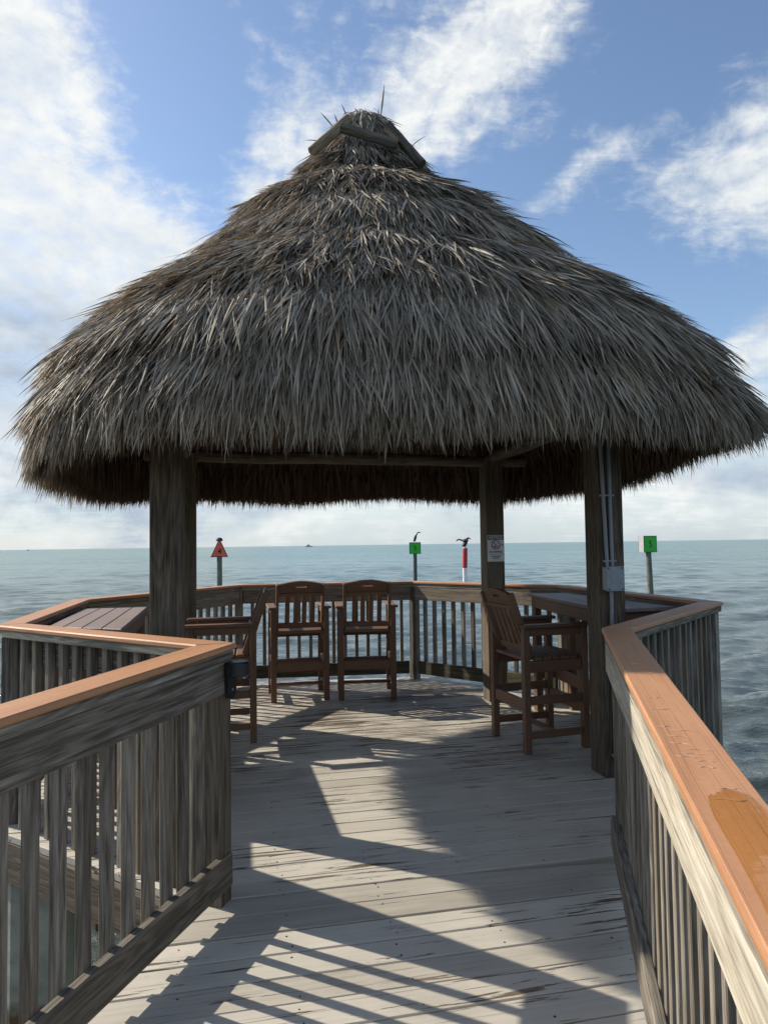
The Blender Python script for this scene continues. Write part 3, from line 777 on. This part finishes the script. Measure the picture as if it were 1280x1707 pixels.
def surf(phi, z, inset=.0):
    k = np.interp(z, ZN, KN); q = plan_scale(phi, z)
    lat = np.sin(phi) * q * np.maximum(A_ * k - inset, .01) + np.interp(z, [3.7, 4.35], [.085, .0]); ax = np.cos(phi) * q * np.maximum(B_ * k - inset, .01) + .02
    return np.stack([CEN.x + lat * LAT.x + ax * AX.x, CEN.y + lat * LAT.y + ax * AX.y, z + 0 * lat], -1)
def frame(phi, z, inset=0.0):
    e = .02
    p = surf(phi, z, inset); dn = surf(phi, z - e, inset) - p; sd_ = surf(phi + e, z, inset) - p
    dn /= np.linalg.norm(dn, axis=-1, keepdims=True); n = np.cross(sd_, -dn); n /= np.linalg.norm(n, axis=-1, keepdims=True)
    rad = p[:, :2] - np.array([CEN.x, CEN.y]); fl = np.sum(n[:, :2] * rad, -1) < 0; n[fl] *= -1
    s = np.cross(dn, n); return p, dn, n, s
def blades(p, d, n, L, w, rnd, droop, twist, seg=3):
    """ribbons from p along d: width w, bending down by droop"""
    N = len(p); s = np.cross(d, n); s /= np.linalg.norm(s, axis=-1, keepdims=True)
    nn_ = np.cross(s, d); sw = s * np.cos(twist)[:, None] + nn_ * np.sin(twist)[:, None]
    prof = np.array([.55, 1.0, .8, .06]) if seg == 3 else np.array([.7, 1.0, .08])
    V = np.zeros((N, seg + 1, 2, 3)); G = np.zeros((N, seg + 1, 2, 3)); cur = p.copy(); dd = d.copy()
    for k in range(seg + 1):
        ww = (w * prof[k] / 2)[:, None]
        V[:, k, 0] = cur - sw * ww; V[:, k, 1] = cur + sw * ww
        G[:, k, 0, 0] = G[:, k, 1, 0] = rnd * 50 + L * k / seg; G[:, k, 0, 1] = -w * .5 + rnd * 9; G[:, k, 1, 1] = w * .5 + rnd * 9
        dd = dd + np.array([0, 0, -1.0]) * (droop / seg)[:, None]; dd /= np.linalg.norm(dd, axis=-1, keepdims=True)
        cur = cur + dd * (L / seg)[:, None]
    base = (np.arange(N) * (seg + 1) * 2)[:, None]; F = []
    for k in range(seg):
        F.append(np.stack([base[:, 0] + 2 * k, base[:, 0] + 2 * k + 1, base[:, 0] + 2 * k + 3, base[:, 0] + 2 * k + 2], -1))
    F = np.stack(F, 1).reshape(-1, 4)
    return V.reshape(-1, 3), F, G.reshape(-1, 3), np.repeat(rnd, (seg + 1) * 2)
def rot_about(v, axis, ang):
    c, s = np.cos(ang)[:, None], np.sin(ang)[:, None]
    return v * c + np.cross(axis, v) * s + axis * np.sum(axis * v, -1, keepdims=True) * (1 - c)
TIERS = [4.97, 4.40, 3.98, 3.62, 3.20, 2.70, 2.0]
def tier(phi, z):
    """thatch laid in courses: each course stands proud at its lower edge"""
    w = z + .05 * np.sin(2 * phi + 1) + .035 * np.sin(5 * phi)
    u = np.zeros_like(z)
    for hi, lo in zip(TIERS[:-1], TIERS[1:]):
        m = (w <= hi) & (w > lo); u = np.where(m, (hi - w) / (hi - lo), u)
    return .085 * u ** 1.5
def build_thatch():
    Vs, Fs, Gs, Rs, Ms = [], [], [], [], []; cnt = 0
    def push(V, F, G, Rn, mi):
        nonlocal cnt
        Vs.append(V); Fs.append(F + cnt); Gs.append(G); Rs.append(Rn); Ms.append(np.full(len(F), mi)); cnt += len(V)
    # closed under-layer shell
    nph = 96; zz = np.concatenate([np.linspace(0, 1, 40)]); ph = np.linspace(0, 2 * np.pi, nph, endpoint=False)
    rings = []
    for u in zz:
        z = eave(ph) + .10 + (4.86 - eave(ph) - .10) * u; rings.append(surf(ph, z, np.interp(z, [4.2, 4.6], [.17, .09])))
    for u in zz[::-1][8:]:
        z = eave(ph) + .10 + (4.70 - eave(ph) - .10) * u; rings.append(surf(ph, z, .27))
    P = np.stack(rings); nr = len(rings)
    i, j = np.meshgrid(np.arange(nr), np.arange(nph), indexing='ij'); i2 = (i + 1) % nr; j2 = (j + 1) % nph
    F = np.stack([i * nph + j, i * nph + j2, i2 * nph + j2, i2 * nph + j], -1).reshape(-1, 4)
    push(P.reshape(-1, 3), F, P.reshape(-1, 3), np.full(nr * nph, .3), 2)
    # outer clumps of leaf blades, area weighted
    M = 80000
    phi = RNG.random(M) * 2 * np.pi; z = 2.05 + RNG.random(M) * (4.9 - 2.05)
    k = np.interp(z, ZN, KN); slope = np.interp(z, [2.0, 2.6, 3.2, 4.2, 4.4, 4.9], [1.0, 1.05, 1.5, 1.7, 1.3, 1.1])
    keep = RNG.random(M) < (k + .05) * slope / 1.5; phi, z = phi[keep], z[keep]
    front = np.cos(phi) < .45
    keep = RNG.random(len(phi)) < np.where(front, 1.0, .55); phi, z = phi[keep], z[keep]
    NC = 13000; phi, z = phi[:NC], z[:NC]
    # courses: heights gather towards rows so that layers show
    course = .34; zc = np.round(z / course) * course + RNG.normal(size=len(z)) * .05 + .06 * np.sin(phi * 5 + np.round(z / course) * 2.3)
    z = np.where(RNG.random(len(z)) < .5, zc, z); z = np.clip(z, 2.12, 4.88)
    keep = z > eave(phi) + .12; phi, z = phi[keep], z[keep]
    p, dn, n, s = frame(phi, z, np.interp(z, [4.2, 4.6], [.155, .06]) - tier(phi, z))
    yaw = RNG.normal(size=len(phi)) * .15; lift = np.abs(RNG.normal(size=len(phi))) * .08 + .07
    tuft = RNG.random(len(phi)) < .08; lift = np.where(tuft, lift + .07, lift)
    cr = RNG.beta(2.2, 2.4, len(phi)) * .86; warmc = RNG.random(len(phi)) < .028
    nb = 10
    rep = lambda a: np.repeat(a, nb, 0)
    pp, dd, nn_, ss = rep(p), rep(dn), rep(n), rep(s)
    fan = RNG.normal(size=len(pp)) * .14
    ang = rep(yaw) + fan
    d = rot_about(dd, nn_, ang); axis = np.cross(d, nn_); d = rot_about(d, axis, rep(lift) + RNG.normal(size=len(pp)) * .06)
    pp = pp + ss * (RNG.normal(size=len(pp)) * .035)[:, None] + nn_ * (RNG.random(len(pp)) * .05)[:, None] - dd * (RNG.random(len(pp)) * .08)[:, None]
    top = np.clip((rep(z) - 3.9) / .9, 0, 1)
    L = (RNG.uniform(.22, .46, len(pp))) * (1 - .35 * top)
    dz_ = pp[:, 2] - eave(np.repeat(phi, nb)); L = np.minimum(L, (dz_ + RNG.normal(size=len(pp)) * .045 + .045) / np.maximum(.35, -d[:, 2] * 1.02))
    L = np.maximum(L, .12)
    w = RNG.uniform(.0055, .0155, len(pp)); rnd = np.clip(rep(cr) + RNG.normal(size=len(pp)) * .14, 0, .88)
    rnd = np.where(rep(warmc) & (RNG.random(len(pp)) < .7), RNG.uniform(.9, 1.0, len(pp)), rnd)
    push(*blades(pp, d, nn_, L, w, rnd, RNG.uniform(.08, .42, len(pp)), RNG.normal(size=len(pp)) * .55), 0)
    # stray long blades
    N = 600; phi = RNG.random(N) * 2 * np.pi; z = RNG.uniform(2.25, 4.8, N); p, dn, n, s = frame(phi, z, .08)
    d = rot_about(dn, n, RNG.normal(size=N) * .5); d = rot_about(d, np.cross(d, n), np.abs(RNG.normal(size=N)) * .16 + .08)
    push(*blades(p, d, n, RNG.uniform(.2, .42, N), RNG.uniform(.004, .012, N), RNG.random(N) * .9, RNG.uniform(.0, .5, N), RNG.normal(size=N) * .8), 0)
    # eave fringe, outer and inner
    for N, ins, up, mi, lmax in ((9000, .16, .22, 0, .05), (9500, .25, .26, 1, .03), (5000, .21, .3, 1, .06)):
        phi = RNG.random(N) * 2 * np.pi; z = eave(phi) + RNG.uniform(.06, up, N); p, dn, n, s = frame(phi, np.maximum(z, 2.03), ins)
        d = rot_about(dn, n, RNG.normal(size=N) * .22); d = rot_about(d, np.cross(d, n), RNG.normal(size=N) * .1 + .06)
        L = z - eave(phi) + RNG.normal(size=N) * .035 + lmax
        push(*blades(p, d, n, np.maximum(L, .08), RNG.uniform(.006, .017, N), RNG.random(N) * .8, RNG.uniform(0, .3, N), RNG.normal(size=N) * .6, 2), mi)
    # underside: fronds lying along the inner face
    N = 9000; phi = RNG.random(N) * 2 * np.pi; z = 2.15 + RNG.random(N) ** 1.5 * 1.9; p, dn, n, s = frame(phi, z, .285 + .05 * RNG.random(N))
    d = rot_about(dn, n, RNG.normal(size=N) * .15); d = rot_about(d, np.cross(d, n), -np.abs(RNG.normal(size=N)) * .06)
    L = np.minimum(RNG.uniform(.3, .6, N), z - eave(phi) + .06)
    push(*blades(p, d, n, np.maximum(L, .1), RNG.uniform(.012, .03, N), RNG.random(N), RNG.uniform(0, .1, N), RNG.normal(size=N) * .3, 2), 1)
    # crown of the spike
    N = 900; phi = RNG.random(N) * 2 * np.pi; p, dn, n, s = frame(phi, RNG.uniform(4.62, 4.9, N), .03)
    d = rot_about(dn, n, RNG.normal(size=N) * .3); d = rot_about(d, np.cross(d, n), RNG.uniform(-.05, .12, N))
    push(*blades(p, d, n, RNG.uniform(.16, .32, N), RNG.uniform(.008, .02, N), RNG.random(N) * .85, RNG.uniform(.1, .5, N), RNG.normal(size=N) * .5), 0)
    # a few wild tips standing up
    tips = np.array([[.02, 5.45, 4.90], [.0, 5.5, 4.88], [-.34, 5.2, 4.66], [-.30, 5.3, 4.72], [-.42, 5.2, 4.55], [.24, 5.3, 4.55], [-.24, 5.3, 4.80]])
    td = np.array([[.12, .02, .9], [.02, 0, .8], [-.35, 0, .5], [-.2, .1, .6], [-.5, 0, .15], [.4, 0, .5], [-.2, 0, .5]]); td /= np.linalg.norm(td, axis=1, keepdims=True)
    push(*blades(tips, td, np.tile([0, -1.0, .1], (7, 1)), np.array([.27, .12, .16, .13, .14, .16, .12]), np.array([.014, .01, .012, .012, .01, .008, .01]), np.full(7, .25), np.array([-.15, 0, .2, 0, .3, .5, 0]), np.zeros(7)), 0)
    V = np.concatenate(Vs) - np.array(HO); o = np_mesh('thatch', V, np.concatenate(Fs), [M_THATCH, M_THIN, M_SHELL], np.concatenate(Ms), np.concatenate(Gs), np.concatenate(Rs), HUT)
    return o
build_thatch()
# weighting logs round the spike
logs = [((-.225, 5.19, 4.715), (-.49, 5.07, 4.40), .038, M_LOGT), ((-.275, 5.03, 4.555), (.135, 5.03, 4.42), .036, M_LOG), ((.07, 5.10, 4.60), (.31, 5.02, 4.265), .037, M_LOG), ((-.2, 5.85, 4.6), (.2, 5.9, 4.6), .043, M_LOG)]
for a, b_, rr, m in logs:
    a, b_ = Vector(a), Vector(b_); mb = MB(); n_ = 6
    mb.tube([a + (b_ - a) * k / n_ + Vector((0, 0, random.uniform(-.004, .004))) for k in range(n_ + 1)], [rr * random.uniform(.94, 1.05) for _ in range(n_ + 1)], 14)
    hut_part(mb, 'roof_log', m, True)

# ------------------------------------------------------------------ wiring and notice on the posts
FF = Vector((-AX.x, -AX.y)); FF3 = FF.to_3d(); LAT3 = LAT.to_3d()
def on_face(c, u, z, d=0.0):
    p = c + FF * (PW / 2 + d) + LAT * u; return Vector((p.x, p.y, z))
b0 = on_face(FRc, -.018, 1.28)
root = thing('junction_box', 'grey plastic electrical box on the right hut post', 'electrical box', b0)
mb = MB(); mb.box(b0 + FF3 * .031, LAT3, (0, 0, 1), FF3, (.115, .155, .06), .006); x = mb.build('box_body', M_PVC, root, origin=b0); x.location = (0, 0, 0)
mb = MB(); mb.box(b0 + FF3 * .067, LAT3, (0, 0, 1), FF3, (.121, .161, .011), .004); x = mb.build('cover', M_PVCL, root, origin=b0); x.location = (0, 0, 0)
for du, dz in ((-.048, .068), (.048, .068), (-.048, -.068), (.048, -.068)):
    mb = MB(); q = b0 + LAT3 * du + Vector((0, 0, dz)) + FF3 * .072; mb.tube([q, q + FF3 * .003], .006, 8); x = mb.build('screw', M_SCREW, root, origin=b0); x.location = (0, 0, 0)
def conduit(label, pts):
    o = Vector(pts[0]); root = thing('conduit', label, 'conduit', o, group='grey conduits on the right hut post')
    mb = MB(); mb.tube(pts, .0125, 12); x = mb.build('pipe', M_PVC, root, True, origin=o); x.location = (0, 0, 0)
    for f in (.45, .96):
        a = Vector(pts[0]).lerp(Vector(pts[-1]), f); mb = MB(); mb.box(a + FF3 * -.002, LAT3, (0, 0, 1), FF3, (.055, .014, .028), .003); x = mb.build('strap', M_PVC, root, origin=o); x.location = (0, 0, 0)
conduit('left of two grey conduits rising above the junction box', [on_face(FRc, -.068, 2.2, .014), on_face(FRc, -.057, 1.8, .014), on_face(FRc, -.042, 1.36, .014)])
conduit('right of two grey conduits rising above the junction box', [on_face(FRc, -.012, 2.2, .014), on_face(FRc, -.011, 1.8, .014), on_face(FRc, -.006, 1.36, .014)])
conduit('grey conduit running down below the junction box', [on_face(FRc, -.018, 1.20, .014), on_face(FRc, -.018, .1, .014)])

s0 = on_face(BRc, .0, 1.47, .003)
sign = thing('notice_sign', 'white no fishing notice on the back right hut post', 'sign', s0, -GA + math.pi * 0)
sign.rotation_euler = (math.pi / 2, 0, -GA)     # local x = lateral, y = up, z = towards the walkway
def sp_(mb, name, mat): x = mb.build(name, mat, sign); return x
mb = MB(); mb.box((0, 0, 0), (1, 0, 0), (0, 1, 0), (0, 0, 1), (.172, .255, .004), .001); sp_(mb, 'sheet', M_SIGN)
mb = MB(); mb.box((0, .102, .0026), (1, 0, 0), (0, 1, 0), (0, 0, 1), (.160, .040, .0012), .0003); sp_(mb, 'header_band', M_BLUE)
text_part('header_text', 'NOTICE', .040, M_SIGN, sign, (0, .102, .0037), (0, 0, 0), bold=.0008, sx=.92)
mb = MB(); mb.tube([(.042 * math.cos(a), .034 + .042 * math.sin(a), .0028) for a in np.linspace(0, 2 * math.pi, 33)], .0042, 6, cap=False)
mb.bar((-.029, .063, .0028), (.029, .005, .0028), .008, .002, up=(0, 0, 1), ch=.0003); sp_(mb, 'prohibition_ring', M_SRED)
mb = MB(); mb.extrude([(-.03, .03), (-.02, .018), (-.002, .02), (.012, .01), (.0, .006), (-.018, .008), (-.03, .018)], (0, 0, .0030), (1, 0, 0), (0, 1, 0), .0006)
mb.tube([(-.012, .02, .0028), (.0, .045, .0028), (.015, .055, .0028), (.026, .048, .0028), (.028, .036, .0028)], .0012, 6); sp_(mb, 'fishing_symbol', M_INK)
text_part('warning_text', 'NO FISHING', .0235, M_INK, sign, (0, -.035, .0028), (0, 0, 0), bold=.0006, sx=1.0)
mb = MB(); mb.box((0, -.056, .0026), (1, 0, 0), (0, 1, 0), (0, 0, 1), (.145, .0025, .001), .0002); sp_(mb, 'divider_line', M_INK)
text_part('spanish_text', 'SE PROHIBE\nPESCAR', .0185, M_INK, sign, (0, -.088, .0028), (0, 0, 0), bold=.0004, sx=.95)
mb = MB(); mb.box((.068, .034, .0026), (1, 0, 0), (0, 1, 0), (0, 0, 1), (.012, .016, .001), .0002); sp_(mb, 'small_mark', M_INK)

# ------------------------------------------------------------------ channel markers, birds, boats
def pile(root, x, y, ztop, r, mat=M_PILE, lean=(0, 0)):
    mb = MB(); n_ = 8; h = ztop - (SEA_Z - 1.5)
    mb.tube([(lean[0] * k / n_, lean[1] * k / n_, SEA_Z - 1.5 + h * k / n_) for k in range(n_ + 1)], [r * (1.08 - .12 * k / n_) for k in range(n_ + 1)], 14)
    return mb.build('pile', mat, root, True)
def square_marker(x, y, zc, num, label, yaw, lean):
    root = thing('channel_marker', label, 'channel marker', (x, y, 0), group='channel markers standing in the sea')
    pile(root, x, y, zc + .3, .15, lean=lean)
    f = thing('dayboard', None, None, (lean[0], lean[1], zc), yaw); f.parent = root; S = .91
    MB().box((0, -.19, 0), (1, 0, 0), (0, 0, 1), (0, 1, 0), (S, S, .02), .003).build('border', M_GREEND, f)
    MB().box((0, -.197, 0), (1, 0, 0), (0, 0, 1), (0, 1, 0), (S - .1, S - .1, .02), .003).build('panel', M_GREEN, f)
    MB().box((0, .19, 0), (1, 0, 0), (0, 0, 1), (0, 1, 0), (S, S, .02), .003).build('rear_panel', M_GREEND, f)
    MB().box((-S / 2 + .012, 0, 0), (0, 1, 0), (0, 0, 1), (1, 0, 0), (.36, S - .01, .02), .003).build('side_panel', M_BOARD, f)
    text_part('numeral', num, .50, M_DGREEN, f, (0, -.2085, -.01), (math.pi / 2, 0, 0), bold=.012)
    return root
square_marker(14.54, 39, 1.35, '5', 'green square marker 5 on a wooden pile, right of the hut', R(22), (-.12, 0))
square_marker(2.37, 56, 1.22, '3', 'green square marker 3 with a bird on top, beyond the back railing', R(-2), (.03, 0))
def triangle_marker():
    x, y, zb = -9.04, 39, .97
    root = thing('channel_marker', 'red triangle marker 4 beyond the left post', 'channel marker', (x, y, 0), group='channel markers standing in the sea')
    pile(root, x, y, zb + .72, .145)
    f = thing('dayboard', None, None, (0, 0, zb), R(10)); f.parent = root; S = 1.0; H = .92
    tri = lambda s, h, z0: [(-s / 2, z0), (s / 2, z0), (.05, z0 + h), (-.05, z0 + h)]
    MB().extrude(tri(S * .92, H, 0), (0, -.19, 0), (1, 0, 0), (0, 0, 1), .02).build('border', M_REDD, f)
    MB().extrude(tri(S * .78, H * .84, .06), (0, -.197, 0), (1, 0, 0), (0, 0, 1), .004).build('panel', M_RED, f)
    MB().extrude(tri(S * .92, H, 0), (0, .19, 0), (1, 0, 0), (0, 0, 1), .02).build('rear_panel', M_BOARD, f)
    mb = MB(); mb.bar((-S * .45, 0, .02), (-.05, 0, H - .02), .36, .02, up=(-.9, 0, .45)); mb.build('side_panel', M_BOARD, f)
    text_part('numeral', '4', .40, M_INK, f, (.02, -.2085, .30), (math.pi / 2, 0, 0), bold=.012)
    mb = MB(); mb.tube([(0, 0, H - .05), (0, 0, H + .02), (0, 0, H + .1), (0, 0, H + .15)], [.17, .19, .15, .05], 12, wob=.15); mb.build('top_cap', M_BIRD, f)
triangle_marker()
root = thing('striped_pole', 'red and white pole with a spread-winged bird, left of the notice post', 'pole', (3.82, 34, 0))
MB().tube([(0, 0, -3), (0, 0, .36)], .11, 16).build('white_section', M_WHITE, root, True)
MB().tube([(0, 0, .362), (.03, 0, 1.30)], .115, 16).build('red_section', M_REDP, root, True)
MB().tube([(.03, 0, 1.302), (.03, 0, 1.36)], .10, 16).build('white_collar', M_WHITE, root, True)

def bird(name, label, loc, verts, edges, radii, rz, scale):
    me = bpy.data.meshes.new(name); me.from_pydata(verts, edges, []); me.materials.append(M_BIRD)
    o = bpy.data.objects.new(name, me); COL.objects.link(o); o.location = loc; o.rotation_euler = (0, 0, rz); o.scale = (scale,) * 3
    sk = o.modifiers.new('skin', 'SKIN'); o.modifiers.new('sub', 'SUBSURF').render_levels = 2; o.modifiers['sub'].levels = 1
    for sv_, r_ in zip(me.skin_vertices[0].data, radii): sv_.radius = r_ if isinstance(r_, tuple) else (r_, r_)
    me.skin_vertices[0].data[0].use_root = True
    return tag(o, label, 'bird')
# upright bird with an S neck: body, tail, neck, head, bill, legs
V = [(0, 0, .22), (.02, 0, .36), (.05, 0, .46), (.12, 0, .55), (.17, 0, .66), (.24, 0, .72), (.31, 0, .71), (.44, 0, .67), (-.06, 0, .12), (-.14, 0, .02), (.01, .04, .10), (.03, .04, 0), (.01, -.04, .10), (.03, -.04, 0)]
E_ = [(0, 1), (1, 2), (2, 3), (3, 4), (4, 5), (5, 6), (6, 7), (0, 8), (8, 9), (0, 10), (10, 11), (0, 12), (12, 13)]
bird('cormorant', 'dark upright bird perched on the green marker 3', (2.42, 56, 1.70), V, E_, [.13, .12, .08, .05, .045, .05, .045, .012, .08, .035, .03, .012, .03, .012], 0, 1.05)
V = [(0, 0, .20), (.05, 0, .34), (.12, 0, .44), (.22, 0, .52), (.30, 0, .50), (.42, 0, .42), (-.08, 0, .10), (-.2, 0, .05), (-.06, .16, .36), (-.16, .38, .46), (-.22, .55, .34), (-.06, -.16, .36), (-.16, -.38, .46), (-.22, -.55, .34), (0, .04, .08), (.02, .04, 0), (0, -.04, .08), (.02, -.04, 0)]
E_ = [(0, 1), (1, 2), (2, 3), (3, 4), (4, 5), (0, 6), (6, 7), (1, 8), (8, 9), (9, 10), (1, 11), (11, 12), (12, 13), (0, 14), (14, 15), (0, 16), (16, 17)]
bird('cormorant', 'dark bird drying its wings on the red and white pole', (3.85, 34, 1.35), V, E_, [.14, .12, .07, .05, .04, .012, .09, .04, (.1, .06), (.11, .04), (.04, .02), (.1, .06), (.11, .04), (.04, .02), .03, .012, .03, .012], R(30), .85)
def boat(label, x, y, s):
    root = thing('distant_boat', label, 'boat', (x, y, SEA_Z), R(6), group=None)
    hull = [(-9, 0), (8, 0), (11, 2.2), (-9.5, 2.0)]
    MB().extrude([(a * s, b_ * s) for a, b_ in hull], (0, -2 * s, 0), (1, 0, 0), (0, 0, 1), -4 * s).build('hull', M_BOAT, root)
    MB().extrude([(a * s, b_ * s) for a, b_ in [(-6, 2), (4, 2), (2.5, 4.4), (-5, 4.4)]], (0, -1.5 * s, 0), (1, 0, 0), (0, 0, 1), -3 * s).build('cabin', M_BOAT, root)
    MB().extrude([(a * s, b_ * s) for a, b_ in [(-4, 4.4), (1, 4.4), (.3, 6.2), (-3, 6.2)]], (0, -1.2 * s, 0), (1, 0, 0), (0, 0, 1), -2.4 * s).build('bridge', M_BOAT, root)
boat('faint grey boat on the horizon above the two chairs', -191, 1800, 1.0)
boat('tiny far boat on the horizon at the left', -1250, 2500, .6)
